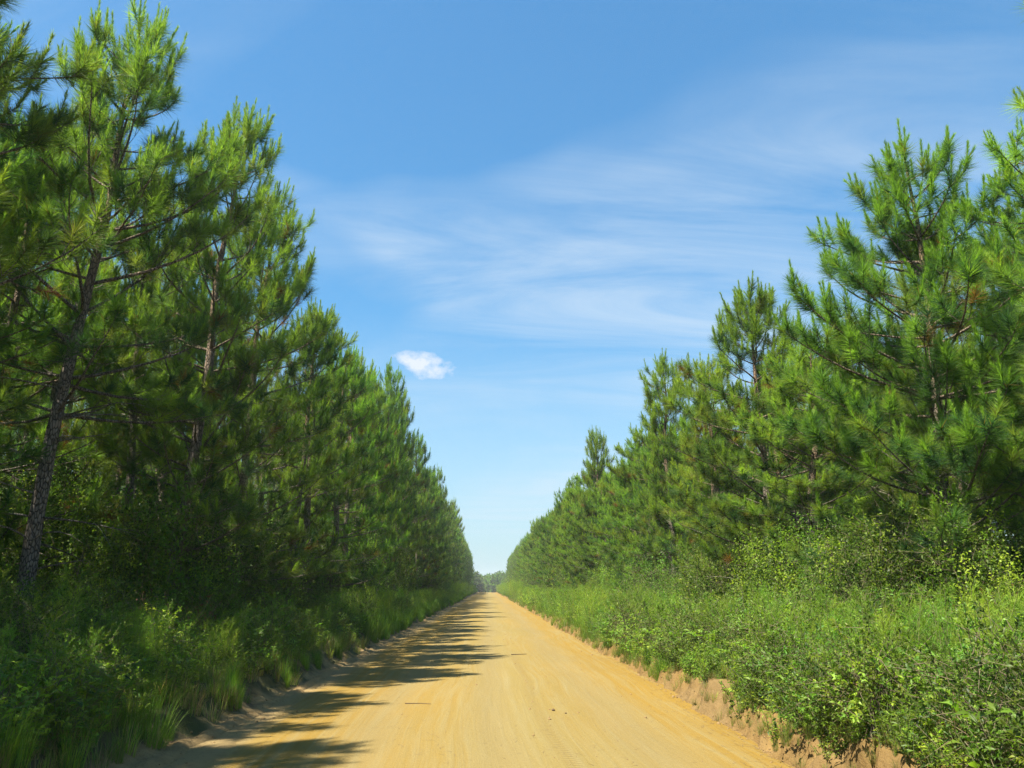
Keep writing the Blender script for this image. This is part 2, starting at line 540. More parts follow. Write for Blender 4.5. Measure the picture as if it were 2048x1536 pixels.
class Pine:
    def __init__(self, seed, H=12.0, crown=0.28, lmax=2.3, dens=1.0, lean=0.0, needles=60, light=0.0, gap=0.12, to=None, up=0.0):
        self.g = np.random.default_rng(seed)
        g = self.g
        self.H, self.lmax, self.light = H, lmax, light
        self.trunk, self.limb, self.crown = Acc(), Acc(), Acc()
        self.brush = []      # p0, p1, n, needle length, angle base, angle tip, colour index, spread
        self.nd = needles
        k = 26
        s = np.linspace(0, 1, k)
        wob = np.stack([np.interp(s, np.linspace(0, 1, 7), g.normal(0, 0.05, 7)), np.interp(s, np.linspace(0, 1, 7), g.normal(0, 0.05, 7))], -1)
        wob = wob - wob[0]
        la = g.uniform(0, 6.28) if to is None else to
        self.path = np.stack([wob[:, 0] + lean * math.cos(la) * s ** 1.4, wob[:, 1] + lean * math.sin(la) * s ** 1.4, s * H], -1)
        rb = 0.0105 * H + 0.012
        rad = rb * ((1 - s) ** 0.85 * 0.92 + 0.075) * (1 + 0.35 * np.exp(-s * H / 0.35))
        hi = sstep((s - 0.35) / 0.35)[:, None]
        tube(self.trunk, self.path, rad, 10, BARK_LOW * (1 - hi) + BARK_UP * hi, 0.07, g)
        self.s, self.rad = s, rad
        zb = crown * H
        z = zb
        phi0 = g.uniform(0, 6.28)
        while z < H * 0.965:
            h = (z - zb) / (H - zb)
            nb = int(round(g.uniform(3.2, 5.2) * dens)) if h < 0.85 else 4
            for b in range(nb):
                if g.random() < gap and h < 0.8:
                    continue
                phi = phi0 + b * 6.283 / nb + g.normal(0, 0.3)
                prof = (1 - h) ** 0.5 * (0.75 + 0.25 * min(1, h / 0.25))
                L = min(lmax * prof, 0.16 + 0.47 * (H - z)) * g.uniform(0.62, 1.18) + 0.2
                e0 = R(10 + up * (1 - h) + 26 * h + g.normal(0, 9))
                self.branch(z + g.normal(0, 0.06), phi, L, e0, h)
            phi0 += 0.9 + g.normal(0, 0.3)
            z += (0.62 - 0.24 * h) * g.uniform(0.75, 1.25)
        # leader: a few upright new shoots
        tip = self.path[-1]
        self.brush.append((tip - [0, 0, 0.55], tip + [0, 0, 0.06], 1.2, 0.15, 62, 32, 0.75))
        self.candle(tip, np.array([0, 0, 1.]), 0.68)
        for a in range(4):
            d = norm(np.array([math.cos(a * 1.57 + .4), math.sin(a * 1.57 + .4), 2.3]))
            self.candle(tip - [0, 0, 0.05], d, g.uniform(0.2, 0.34))
        # bare dead limbs under the crown
        z = max(1.0, zb * 0.35)
        while z < zb + 0.12 * H:
            for b in range(g.integers(1, 4)):
                self.dead(z, g.uniform(0, 6.28), g.uniform(0.5, 1.7))
            z += g.uniform(0.3, 0.6)
        self.needles()

    def at(self, z):
        t = z / self.H
        return np.array([np.interp(t, self.s, self.path[:, i]) for i in range(3)]), np.interp(t, self.s, self.rad)

    def curve(self, p, phi, L, e0, e1, k, wob=0.12):
        g = self.g
        pts = [p]
        ph = phi
        for i in range(k):
            f = (i + 0.5) / k
            e = e0 + (e1 - e0) * f ** 1.5
            ph += g.normal(0, wob)
            pts.append(pts[-1] + (L / k) * np.array([math.cos(ph) * math.cos(e), math.sin(ph) * math.cos(e), math.sin(e)]))
        return np.array(pts)

    def dead(self, z, phi, L):
        g = self.g
        p, r = self.at(z)
        pts = self.curve(p, phi, L, R(g.uniform(-5, 30)), R(g.uniform(-40, 15)), 5, 0.2)
        tube(self.limb, pts, np.linspace(0.014 + 0.004 * L, 0.004, 6), 4, BARK_DEAD * g.uniform(0.6, 1.2))
        for _ in range(g.integers(1, 4)):
            q = pts[g.integers(2, 6)]
            pp = self.curve(q, phi + g.choice([-1, 1]) * g.uniform(0.5, 1.1), L * g.uniform(0.25, 0.5), R(g.uniform(-30, 30)), R(g.uniform(-50, 10)), 3, 0.3)
            tube(self.limb, pp, [0.006, 0.005, 0.004, 0.003], 3, BARK_DEAD * g.uniform(0.7, 1.2))

    def branch(self, z, phi, L, e0, h):
        g = self.g
        p, r = self.at(z)
        k = 7
        e1 = min(R(84), e0 + R(g.uniform(22, 46)))
        pts = self.curve(p, phi, L, e0, e1, k, 0.09)
        r0 = min(r * 0.6, 0.010 + 0.0085 * L)
        wood = BARK_LOW * 0.9 if h < 0.3 else (BARK_LOW + BARK_UP) / 2
        tube(self.limb, pts, np.linspace(r0, 0.006, k + 1), 5, wood)
        n = max(2, int(L / 0.27))
        ss = np.linspace(0.30 if L > 1 else 0.15, 0.96, n)
        for i, s in enumerate(ss):
            f = s * k
            i0 = min(int(f), k - 1)
            q = pts[i0] + (pts[i0 + 1] - pts[i0]) * (f - i0)
            d = norm(pts[i0 + 1] - pts[i0])
            side = 1 if i % 2 else -1
            ph = math.atan2(d[1], d[0]) + side * g.uniform(0.45, 1.0)
            el = math.asin(np.clip(d[2], -1, 1)) + g.normal(0.05, 0.22)
            l = (0.34 * L * (1 - s) + 0.22) * g.uniform(0.75, 1.25)
            self.twig(q, ph, min(l, 0.95), el, h)
        d = norm(pts[-1] - pts[-2])
        self.shoot(pts[-1] - d * min(0.30, L * 0.5), pts[-1], h, d)

    def twig(self, q, ph, l, el, h):
        g = self.g
        pts = self.curve(q, ph, l, el, min(R(80), el + R(g.uniform(15, 55))), 3, 0.15)
        tube(self.limb, pts, [0.0065, 0.0055, 0.0045, 0.004], 3, BARK_LOW)
        d = norm(pts[-1] - pts[-2])
        self.shoot(pts[-1] - d * min(l * 0.6, 0.22), pts[-1], h, d)
        if l > 0.5:
            for s in (-1, 1):
                if g.random() < 0.75:
                    dd = pts[2] - pts[1]
                    pp = self.curve(pts[1], math.atan2(dd[1], dd[0]) + s * g.uniform(0.5, 0.9), l * 0.55, el + 0.2, min(R(80), el + R(45)), 2, 0.1)
                    tube(self.limb, pp, [0.005, 0.0045, 0.004], 3, BARK_LOW)
                    d2 = norm(pp[-1] - pp[-2])
                    self.shoot(pp[-1] - d2 * min(l * 0.4, 0.2), pp[-1], h, d2)

    def shoot(self, p0, p1, h, d):
        g = self.g
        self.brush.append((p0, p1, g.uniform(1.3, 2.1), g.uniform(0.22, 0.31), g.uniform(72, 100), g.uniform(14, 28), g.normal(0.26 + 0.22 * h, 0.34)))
        if g.random() < 0.42 + 0.55 * h:
            up = norm(d + np.array([0, 0, 1.3]))
            self.candle(p1, up, g.uniform(0.24, 0.42) * (0.7 + 0.6 * h))
            if g.random() < 0.5 * h + 0.15:
                ph = g.uniform(0, 6.28)
                self.candle(p1, norm(up + 0.4 * np.array([math.cos(ph), math.sin(ph), 0])), g.uniform(0.14, 0.28) * (0.8 + 0.6 * h))

    def candle(self, p, d, l):
        self.brush.append((p - d * 0.03, p + d * l, 0.8 + 1.2 * l / 0.3, 0.10, 38, 12, 1.0 + 0.15 * self.g.random()))

    def needles(self):
        g = self.g
        p0 = np.array([b[0] for b in self.brush])
        p1 = np.array([b[1] for b in self.brush])
        cnt = np.array([max(8, int(self.nd * b[2])) for b in self.brush])
        ln, a0, a1, tone = (np.array([b[i] for b in self.brush], float) for i in (3, 4, 5, 6))
        ix = np.repeat(np.arange(len(cnt)), cnt)
        n = len(ix)
        t = g.random(n) ** 0.85
        ax = norm(p1 - p0)
        u, w = perp(ax)
        az = g.uniform(0, 2 * np.pi, n)
        ang = np.radians(a0[ix] + (a1[ix] - a0[ix]) * t + g.normal(0, 8, n))
        A = ax[ix]
        D = np.cos(ang)[:, None] * A + np.sin(ang)[:, None] * (np.cos(az)[:, None] * u[ix] + np.sin(az)[:, None] * w[ix])
        D[:, 2] -= 0.10
        D = norm(D)
        P = p0[ix] + (p1 - p0)[ix] * t[:, None]
        L = ln[ix] * g.uniform(0.75, 1.15, n)
        wd = np.where(tone[ix] > 0.95, 0.0078, 0.0072) * g.uniform(0.8, 1.2, n)
        sd = norm(np.cross(D, g.normal(size=(n, 3)))) * (wd / 2)[:, None]
        V = np.stack([P - sd, P + sd, P + D * L[:, None]], 1).reshape(-1, 3)
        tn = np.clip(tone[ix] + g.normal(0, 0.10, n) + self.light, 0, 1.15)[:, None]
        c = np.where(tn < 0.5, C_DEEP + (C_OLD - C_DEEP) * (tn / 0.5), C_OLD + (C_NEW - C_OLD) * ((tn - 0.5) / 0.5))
        yel = (g.random(len(cnt)) < 0.22)[ix][:, None] * (tone[ix] < 0.6)[:, None] * 0.5
        c = c * (1 - yel) + C_YEL * yel
        br = ((g.random(n) < 0.015) | ((g.random(len(cnt)) < 0.025) & (tone < 0.5))[ix])[:, None]
        c = np.where(br, C_BROWN, c)
        C = np.repeat(c, 3, axis=0)
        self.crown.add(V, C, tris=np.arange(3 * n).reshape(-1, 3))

    def objects(self):
        return (self.trunk.mesh('pine_trunk', M_BARK, True), self.limb.mesh('pine_limbs', M_BARK, True), self.crown.mesh('pine_crown', M_NEEDLE))


FRONT = [Pine(101 + i, H=12.0, crown=c, lmax=l, dens=dn, lean=le, needles=64, light=0.04, up=u, gap=gp).objects()
         for i, (c, l, dn, le, u, gp) in enumerate([(0.16, 2.6, 1.1, 0.3, 0, 0.1), (0.26, 2.2, 1.2, 0.6, 12, 0.12), (0.12, 3.0, 1.0, 0.2, -6, 0.15),
                                                    (0.34, 2.5, 1.2, 0.7, 6, 0.2), (0.20, 1.9, 1.15, 0.15, 16, 0.08), (0.14, 2.3, 0.85, 0.5, -2, 0.3)])]
BACK = [Pine(201 + i, H=12.0, crown=0.42, lmax=1.9, dens=0.9, lean=0.3, needles=46).objects() for i in range(2)]
HERO_L = Pine(301, H=12.0, crown=0.34, lmax=3.2, dens=1.1, lean=0.75, needles=70, gap=0.1, to=0.0).objects()
HERO_R = Pine(302, H=10.0, crown=0.15, lmax=3.1, dens=1.25, lean=0.1, needles=84, light=0.06, gap=0.06, up=-6).objects()
HERO_R2 = Pine(303, H=10.0, crown=0.20, lmax=2.9, dens=1.25, lean=0.05, needles=84, light=0.10).objects()

ONES = 'zeroth first second third fourth fifth sixth seventh eighth ninth tenth eleventh twelfth thirteenth fourteenth fifteenth sixteenth seventeenth eighteenth nineteenth'.split()
TENS = {2: 'twent', 3: 'thirt', 4: 'fort', 5: 'fift', 6: 'sixt', 7: 'sevent', 8: 'eight', 9: 'ninet'}


def ordinal(n):
    if n < 20:
        return ONES[n]
    if n >= 100:
        return 'hundred and ' + ordinal(n - 100)
    return TENS[n // 10] + ('ieth' if n % 10 == 0 else 'y-' + ONES[n % 10])


def pine(meshes, x, y, H, rz, label, group, baseH=12.0, wide=None):
    root = bpy.data.objects.new('pine_tree', None)
    COL.objects.link(root)
    z = float(ground_z(x, y)) - 0.03
    root.location = (x, y, z)
    root.rotation_euler = (0, 0, rz)
    s = (H - z) / baseH
    w = wide or (0.5 + 0.5 * s)
    root.scale = (w, w, s)
    tr = link('trunk', meshes[0], root)
    link('limbs', meshes[1], tr)['kind'] = 'stuff'
    link('crown', meshes[2], root)
    return tag(root, label, 'pine tree', group)


g = np.random.default_rng(5)
n_pine = 0
SIDE = {-1: 'shaded', 1: 'sunlit'}
# the trees that can be told apart, at their own places
named = [
    (HERO_L, -7.5, 13.2, 12.4, 0.0, 'tall pine with a long bare slanting trunk above the feathery weeds on the shaded verge', 12.0, 1.05),
    (FRONT[2], -8.2, 9.2, 12.4, 2.6, 'close pine on the shaded side whose dark boughs hang in at the top corner', 12.0, 1.15),
    (FRONT[0], -6.4, 16.4, 12.5, 1.2, 'tall dark pine just beyond the bare slanting trunk, its spire crowned with pale shoots', 12.0, 1.1),
    (FRONT[2], -6.4, 20.0, 12.2, 4.0, 'broad dark pine, third of the spires stepping down along the shaded side', 12.0, 1.1),
    (HERO_R, 7.6, 12.4, 9.5, 0.3, 'tall pine with a pale straight trunk and pointed top on the sunlit side', 10.0, 1.0),
    (HERO_R2, 7.4, 20.2, 9.6, 1.9, 'pointed bright green pine standing alone against the sky on the sunlit side', 10.0, 1.05),
    (FRONT[2], 9.3, 11.2, 8.9, 0.9, 'shorter pine crowding behind the pale straight trunk on the sunlit side', 12.0, 0.95),
    (FRONT[4], 7.4, 7.6, 9.3, 3.3, 'pine on the sunlit side whose shoots just enter the picture edge', 12.0, 0.9),
    (FRONT[0], 7.0, 49.5, 11.4, 2.0, 'taller pine with a thin bare stem rising above the sunlit row halfway down the road', 12.0, 0.8),
]
for me, x, y, H, rz, lab, bh, w in named:
    if x > 0:
        x, y, H = x * 0.93, y * 0.93, 1.7 + (H - 1.7) * 0.93
    pine(me, x, y, H, rz, lab, 'roadside pines', bh, w)
    n_pine += 1
# the front rows, tree after tree to where they merge
for sd in (-1, 1):
    y = 23.6 if sd < 0 else 16.2
    k = 1
    while y < 150:
        x = sd * ((6.3 if sd < 0 else 6.9) + g.normal(0, 0.5 if sd < 0 else 0.35))
        H = (12.1 if sd < 0 else 8.2) + g.normal(0, 1.5 if sd < 0 else 0.95)
        if sd > 0 and 52 < y < 110:
            H += 1.2
        if sd > 0 and y < 17:
            H = 7.0
        if not (sd > 0 and (abs(y - 18.8) < 1.5 or abs(y - 46) < 1.2)):
            pine(FRONT[(0, 2, 4, 5, 0, 1, 3)[g.integers(0, 7)] if sd < 0 else (0, 2, 4, 5, 2, 1)[g.integers(0, 6)]], x, y, H, g.uniform(0, 6.28),
                 f'{ordinal(k)} pine of the even front row running off down the {SIDE[sd]} side', 'front row pines', 12.0, g.uniform(0.9, 1.1))
            k += 1
            n_pine += 1
        y += g.uniform(2.3, 3.3)
# the second, third and fourth rows seen between them
for sd in (-1, 1):
    for row, (off, y0, y1) in enumerate(((3.0, 4, 100), (6.0, 4, 60), (9.2, 6, 48))):
        y = y0 + g.uniform(0, 2)
        k = 1
        while y < y1:
            x = sd * ((6.6 if sd < 0 else 7.9) + off + g.normal(0, 0.35))
            H = (12.6 if sd < 0 else 9.2) + g.normal(0, 0.6)
            if sd < 0 and g.random() < 0.12:
                y += 3.0
                continue
            pine(BACK[g.integers(0, 2)] if row else FRONT[g.integers(0, 6)], x, y, H, g.uniform(0, 6.28),
                 f'{ordinal(k)} pine of the {("second", "third", "fourth")[row]} row back on the {SIDE[sd]} side', 'back row pines', 12.0, 1.0)
            k += 1
            n_pine += 1
            y += g.uniform(2.6, 3.8)
# trees level with and behind the camera, whose shade falls on the road ahead
for i, (x, y, H) in enumerate(((-7.4, 4.6, 12.4), (-6.5, 2.0, 12.6), (-6.5, -0.8, 12.4))):
    pine(FRONT[(i + 1) % 5], x, y, H, g.uniform(0, 6.28), f'pine beside the camera on the shaded side, {ordinal(i + 1)} in from the picture edge', 'pines beside the camera', 12.0, 1.0)
    n_pine += 1

print('pines', n_pine)


# ------------------------------------------------------------------ undergrowth plants
def leaves(acc, P, D, L, W, col, g, fold=0.25, droop=0.25):
    """pointed leaves: six vertices, four triangles, folded along the rib"""
    n = len(P)
    D = norm(D)
    up = norm(np.array([0, 0, 1.0]) + 0.55 * g.normal(size=(n, 3)))
    S = norm(np.cross(D, up))
    U = np.cross(S, D)
    L = np.asarray(L)[:, None] * np.ones((n, 1))
    W = np.asarray(W)[:, None] * np.ones((n, 1))
    a = P
    m = P + D * L * 0.45 + U * L * 0.02
    tip = P + D * L - U * L * droop * g.uniform(0.3, 1.2, (n, 1))
    l = m + S * W / 2 + U * W * fold
    r = m - S * W / 2 + U * W * fold
    V = np.stack([a, l, m, r, tip], 1).reshape(-1, 3)
    b = np.arange(n)[:, None] * 5
    T = np.concatenate([b + [0, 2, 1], b + [0, 3, 2], b + [1, 2, 4], b + [2, 3, 4]])
    acc.add(V, np.repeat(col, 5, axis=0), tris=T)


def slivers(acc, P, D, L, W, col, g):
    n = len(P)
    D = norm(D)
    S = norm(np.cross(D, g.normal(size=(n, 3)))) * (np.asarray(W) / 2 * np.ones(n))[:, None]
    V = np.stack([P - S, P + S, P + D * (np.asarray(L) * np.ones(n))[:, None]], 1).reshape(-1, 3)
    acc.add(V, np.repeat(col, 3, axis=0), tris=np.arange(3 * n).reshape(-1, 3))


def mixcol(g, n, cols, jit=0.12):
    cols = np.array(cols)
    i = g.integers(0, len(cols), n)
    return cols[i] * g.uniform(1 - jit * 2, 1 + jit * 2, (n, 1))


GREEN_D = [(0.048, 0.092, 0.018), (0.064, 0.115, 0.020), (0.082, 0.130, 0.022)]
GREEN_M = [(0.115, 0.215, 0.026), (0.142, 0.238, 0.028), (0.096, 0.200, 0.030)]
GREEN_Y = [(0.205, 0.310, 0.034), (0.235, 0.318, 0.036), (0.165, 0.292, 0.034)]
STRAW = [(0.30, 0.23, 0.11), (0.24, 0.17, 0.08), (0.35, 0.28, 0.15)]
DEADC = [(0.22, 0.13, 0.06), (0.17, 0.10, 0.05), (0.26, 0.17, 0.09)]


def make_shrub(seed, h, w, nclus, leaf, pal, per=12, bare=0.15):
    """woody shrub: stems forking up into leafy sprays"""
    g = np.random.default_rng(seed)
    wood, lf = Acc(), Acc()
    nst = 5
    for _ in range(nst):
        a = g.uniform(0, 6.28)
        e = np.array([math.cos(a), math.sin(a), 0]) * g.uniform(0.1, 0.75) * w
        top = e + [0, 0, h * g.uniform(0.55, 0.95)]
        s = np.linspace(0, 1, 6)[:, None]
        pts = np.array([[0.06 * math.cos(a), 0.06 * math.sin(a), -0.05]]) * (1 - s) + top * s + np.concatenate([g.normal(0, 0.04 * h, (6, 2)) * s, np.zeros((6, 1))], 1)
        pts[:, :2] -= (e[:2] * 0.5 * (s * (1 - s) * 4))
        tube(wood, pts, np.linspace(0.014, 0.004, 6), 4, np.array([0.10, 0.08, 0.055]) * g.uniform(0.7, 1.3))
    # clusters spread unevenly through the volume
    c = g.normal(size=(nclus * 3, 3))
    c = norm(c) * g.random((nclus * 3, 1)) ** 0.45
    lump = fbm(c[:, 0] * 1.6 + seed, c[:, 2] * 1.6 + c[:, 1], seed)
    c = c[lump > -0.22][:nclus]
    n = len(c)
    P0 = np.stack([c[:, 0] * w, c[:, 1] * w, h * (0.52 + 0.48 * c[:, 2])], -1)
    P0[:, 2] = np.maximum(P0[:, 2], 0.05)
    tdir = norm(np.stack([c[:, 0], c[:, 1], 0.35 + 0.5 * c[:, 2]], -1) + g.normal(0, 0.45, (n, 3)))
    tl = g.uniform(0.16, 0.34, n)
    for i in range(n):
        tube(wood, np.stack([P0[i] - tdir[i] * 0.12, P0[i] + tdir[i] * tl[i]]), [0.004, 0.002], 3, (0.15, 0.12, 0.07))
    ix = np.repeat(np.arange(n), per)
    t = g.random(len(ix))
    P = P0[ix] + tdir[ix] * (tl[ix] * t)[:, None]
    D = norm(tdir[ix] * 0.6 + g.normal(0, 0.7, (len(ix), 3)))
    base = mixcol(g, n, pal, 0.1)[ix] * g.uniform(0.8, 1.2, (len(ix), 1))
    L = leaf * g.uniform(0.6, 1.25, len(ix))
    leaves(lf, P, D, L, L * g.uniform(0.38, 0.55, len(ix)), base, g)
    return (('stems', wood.mesh('shrub_stems', M_TWIG)), ('foliage', lf.mesh('shrub_foliage', M_LEAF)))


def make_vine(seed, h, w, pal, leaf=0.065, strands=13):
    """a tangle of climbing strands hung with leaves"""
    g = np.random.default_rng(seed)
    wood, lf = Acc(), Acc()
    P, D, C = [], [], []
    for _ in range(strands):
        a, r = g.uniform(0, 6.28), w * math.sqrt(g.random())
        x, y = r * math.cos(a), r * math.sin(a)
        hh = h * g.uniform(0.45, 1.0) * (1 - 0.3 * r / w)
        k = 9
        z = np.linspace(-0.05, hh, k)
        pts = np.stack([x + np.cumsum(g.normal(0, 0.09, k)), y + np.cumsum(g.normal(0, 0.09, k)), z], -1)
        tube(wood, pts, np.linspace(0.006, 0.003, k), 3, np.array([0.15, 0.12, 0.08]) * g.uniform(0.6, 1.4))
        col = np.array(pal[g.integers(0, len(pal))])
        dens = g.uniform(70, 150)
        n = int(hh * dens)
        t = g.random(n) ** 0.75 * (k - 1)
        i = np.minimum(t.astype(int), k - 2)
        P.append(pts[i] + (pts[i + 1] - pts[i]) * (t - i)[:, None] + g.normal(0, 0.12, (n, 3)))
        D.append(norm(g.normal(0, 1, (n, 3)) + [0, 0, -0.35]))
        C.append(col * g.uniform(0.7, 1.3, (n, 1)))
    P, D, C = map(np.concatenate, (P, D, C))
    P[:, 2] = np.maximum(P[:, 2], 0.03)
    L = leaf * g.uniform(0.6, 1.3, len(P))
    leaves(lf, P, D, L, L * g.uniform(0.5, 0.75, len(P)), C, g)
    return (('stems', wood.mesh('vine_stems', M_TWIG)), ('foliage', lf.mesh('vine_foliage', M_LEAF)))


def make_fennel(seed, h, stems, pal=GREEN_Y + GREEN_M, w=0.28):
    """tall feathery weed: plumes of thread-like leaves"""
    g = np.random.default_rng(seed)
    wood, lf = Acc(), Acc()
    P, D, C, L = [], [], [], []
    for _ in range(stems):
        a, r = g.uniform(0, 6.28), w * math.sqrt(g.random())
        hh = h * g.uniform(0.6, 1.0)
        lean = g.normal(0, 0.10, 2) * hh
        s = np.linspace(0, 1, 6)
        pts = np.stack([r * math.cos(a) + lean[0] * s ** 1.6, r * math.sin(a) + lean[1] * s ** 1.6, s * hh], -1)
        tube(wood, pts, np.linspace(0.006, 0.002, 6), 3, np.array([0.14, 0.14, 0.05]))
        nbr = int(hh * 34)
        col = np.array(pal[g.integers(0, len(pal))])
        for _ in range(nbr):
            t = g.random() ** 0.8 * 0.92 + 0.08
            q = np.array([np.interp(t, s, pts[:, i]) for i in range(3)])
            b = g.uniform(0, 6.28)
            d = norm(np.array([math.cos(b), math.sin(b), g.uniform(0.7, 1.8)]))
            l = (0.05 + 0.20 * math.sin(min(1, (1 - t) * 1.5 + 0.12) * 1.57)) * g.uniform(0.6, 1.2)
            m = 11
            tt = g.random(m)
            P.append(q + d * (l * tt)[:, None])
            D.append(norm(d + g.normal(0, 0.55, (m, 3))))
            C.append(col * g.uniform(0.75, 1.25, (m, 1)))
            L.append(g.uniform(0.03, 0.075, m))
    P, D, C, L = map(np.concatenate, (P, D, C, L))
    slivers(lf, P, D, L, 0.0042, C, g)
    return (('stems', wood.mesh('weed_stems', M_TWIG)), ('foliage', lf.mesh('weed_foliage', M_GRASS)))


def make_tussock(seed, n, h, pal, spread=0.10, arch=0.6, wd=0.006):
    g = np.random.default_rng(seed)
    acc = Acc()
    a = g.uniform(0, 6.28, n)
    r = spread * np.sqrt(g.random(n))
    base = np.stack([r * np.cos(a), r * np.sin(a), np.full(n, -0.02)], -1)
    b = a + g.normal(0, 0.7, n)
    out = np.stack([np.cos(b), np.sin(b), np.zeros(n)], -1)
    L = h * g.uniform(0.45, 1.1, n)
    lean = g.uniform(0.05, 0.55, n) * arch * 1.4
    side = np.stack([-np.sin(b), np.cos(b), np.zeros(n)], -1) * (wd * g.uniform(0.6, 1.3, n) / 2)[:, None]
    V = []
    for s in (0, 0.4, 0.75):
        c = base + out * (L * lean * s ** 1.5)[:, None] + np.array([0, 0, 1]) * (L * s * (1 - 0.35 * lean * s))[:, None]
        V += [c - side * (1 - 0.5 * s), c + side * (1 - 0.5 * s)]
    s = 1.0
    V.append(base + out * (L * lean * 1.15)[:, None] + np.array([0, 0, 1]) * (L * (1 - 0.55 * lean))[:, None])
    V = np.stack(V, 1).reshape(-1, 3)
    i = np.arange(n)[:, None] * 7
    acc.add(V, np.repeat(mixcol(g, n, pal), 7, axis=0), tris=i + [4, 5, 6], quads=np.concatenate([i + [0, 1, 3, 2], i + [2, 3, 5, 4]]))
    return (('blades', acc.mesh('grass_blades', M_GRASS)),)


def make_weed(seed, h, stems, leaf, pal, w=0.22, dens=26):
    """low leafy herb: several stems carrying lance leaves"""
    g = np.random.default_rng(seed)
    wood, lf = Acc(), Acc()
    P, D, C = [], [], []
    for _ in range(stems):
        a = g.uniform(0, 6.28)
        hh = h * g.uniform(0.55, 1.0)
        off = w * g.uniform(0.2, 1.0)
        s = np.linspace(0, 1, 5)
        pts = np.stack([math.cos(a) * (0.04 + off * s ** 1.3), math.sin(a) * (0.04 + off * s ** 1.3), hh * s - 0.02], -1) + g.normal(0, 0.012, (5, 3))
        tube(wood, pts, np.linspace(0.005, 0.002, 5), 3, (0.10, 0.12, 0.04))
        n = max(8, int(hh * dens))
        t = g.uniform(0.12, 1, n)
        q = np.stack([np.interp(t, s, pts[:, i]) for i in range(3)], -1)
        b = g.uniform(0, 6.28, n)
        P.append(q)
        D.append(np.stack([np.cos(b), np.sin(b), g.uniform(0.0, 1.0, n)], -1))
        C.append(np.array(pal[g.integers(0, len(pal))]) * g.uniform(0.8, 1.25, (n, 1)))
    P, D, C = map(np.concatenate, (P, D, C))
    L = leaf * g.uniform(0.6, 1.25, len(P))
    leaves(lf, P, D, L, L * g.uniform(0.26, 0.40, len(P)), C, g, 0.2, 0.35)
    return (('stems', wood.mesh('herb_stems', M_TWIG)), ('foliage', lf.mesh('herb_foliage', M_LEAF)))


def make_brush(seed, h, w, n=60):
    """dead, leafless brush with a few shrivelled brown leaves"""
    g = np.random.default_rng(seed)
    wood, lf = Acc(), Acc()
    tips = []
    for _ in range(n):
        a = g.uniform(0, 6.28)
        r = g.uniform(0.1, 1.0) * w
        k = 5
        s = np.linspace(0, 1, k)
        hh = h * g.uniform(0.4, 1.0)
        pts = np.stack([math.cos(a) * r * s + np.cumsum(g.normal(0, 0.04, k)), math.sin(a) * r * s + np.cumsum(g.normal(0, 0.04, k)), hh * s ** 0.8 - 0.03], -1)
        pts[0, :2] *= 0.3
        tube(wood, pts, np.linspace(0.006, 0.0025, k), 3, np.array(STRAW[g.integers(0, 3)]) * g.uniform(0.6, 1.1))
        tips.append(pts[1:])
    q = np.concatenate(tips)
    q = np.repeat(q, 5, axis=0) + g.normal(0, 0.06, (len(q) * 5, 3))
    L = 0.06 * g.uniform(0.5, 1.2, len(q))
    leaves(lf, q, g.normal(size=q.shape) - [0, 0, 0.5], L, L * 0.45, mixcol(g, len(q), DEADC), g)
    return (('stems', wood.mesh('dead_stems', M_TWIG)), ('foliage', lf.mesh('dead_leaves', M_LEAF)))


SHRUB = [make_shrub(401, 1.6, 0.75, 150, 0.062, GREEN_M + GREEN_D, 13),
         make_shrub(402, 2.3, 0.95, 230, 0.058, GREEN_D + GREEN_D + GREEN_M, 12),
         make_shrub(403, 1.3, 0.70, 130, 0.068, GREEN_M + GREEN_Y, 13),
         make_shrub(404, 3.0, 1.00, 280, 0.060, GREEN_D + GREEN_D + GREEN_M[:1], 12),
         make_shrub(405, 0.9, 0.60, 110, 0.070, GREEN_Y + GREEN_M, 12)]
VINE = [make_vine(411, 3.6, 0.85, GREEN_Y + GREEN_M + GREEN_D), make_vine(412, 2.8, 0.7, GREEN_M + GREEN_D + GREEN_D, 0.058), make_vine(413, 4.3, 0.8, GREEN_D + GREEN_M + GREEN_Y, 0.06, 15)]
FENNEL = [make_fennel(421, 1.25, 9), make_fennel(422, 0.95, 8), make_fennel(423, 1.55, 7, GREEN_M + GREEN_Y, 0.34)]
TUSS = [make_tussock(431, 90, 0.55, GREEN_M + GREEN_Y), make_tussock(432, 80, 0.42, GREEN_Y + STRAW), make_tussock(433, 110, 0.70, GREEN_M, 0.14, 0.8), make_tussock(434, 90, 0.45, STRAW + GREEN_M, 0.12, 1.0, 0.005)]
HERB = [make_weed(441, 0.45, 8, 0.075, GREEN_M + GREEN_Y), make_weed(442, 0.60, 9, 0.060, GREEN_M + GREEN_Y, 0.26, 34), make_weed(443, 0.35, 9, 0.055, GREEN_Y, 0.25, 36), make_weed(444, 0.75, 8, 0.095, GREEN_M + GREEN_D, 0.3, 22)]
BRUSH = [make_brush(451, 1.1, 0.7), make_brush(452, 0.7, 0.6, 45)]


def plant(name, parts, x, y, s, rz, label, cat, group, z=None, sz=None):
    zz = float(ground_z(x, y)) - 0.02 if z is None else z
    if len(parts) == 1:
        o = link(name, parts[0][1])
    else:
        o = bpy.data.objects.new(name, None)
        COL.objects.link(o)
        for pn, me in parts:
            link(pn, me, o)
    o.location = (x, y, zz)
    o.rotation_euler = (0, 0, rz)
    o.scale = (s, s, sz or s)
    return tag(o, label, cat, group)


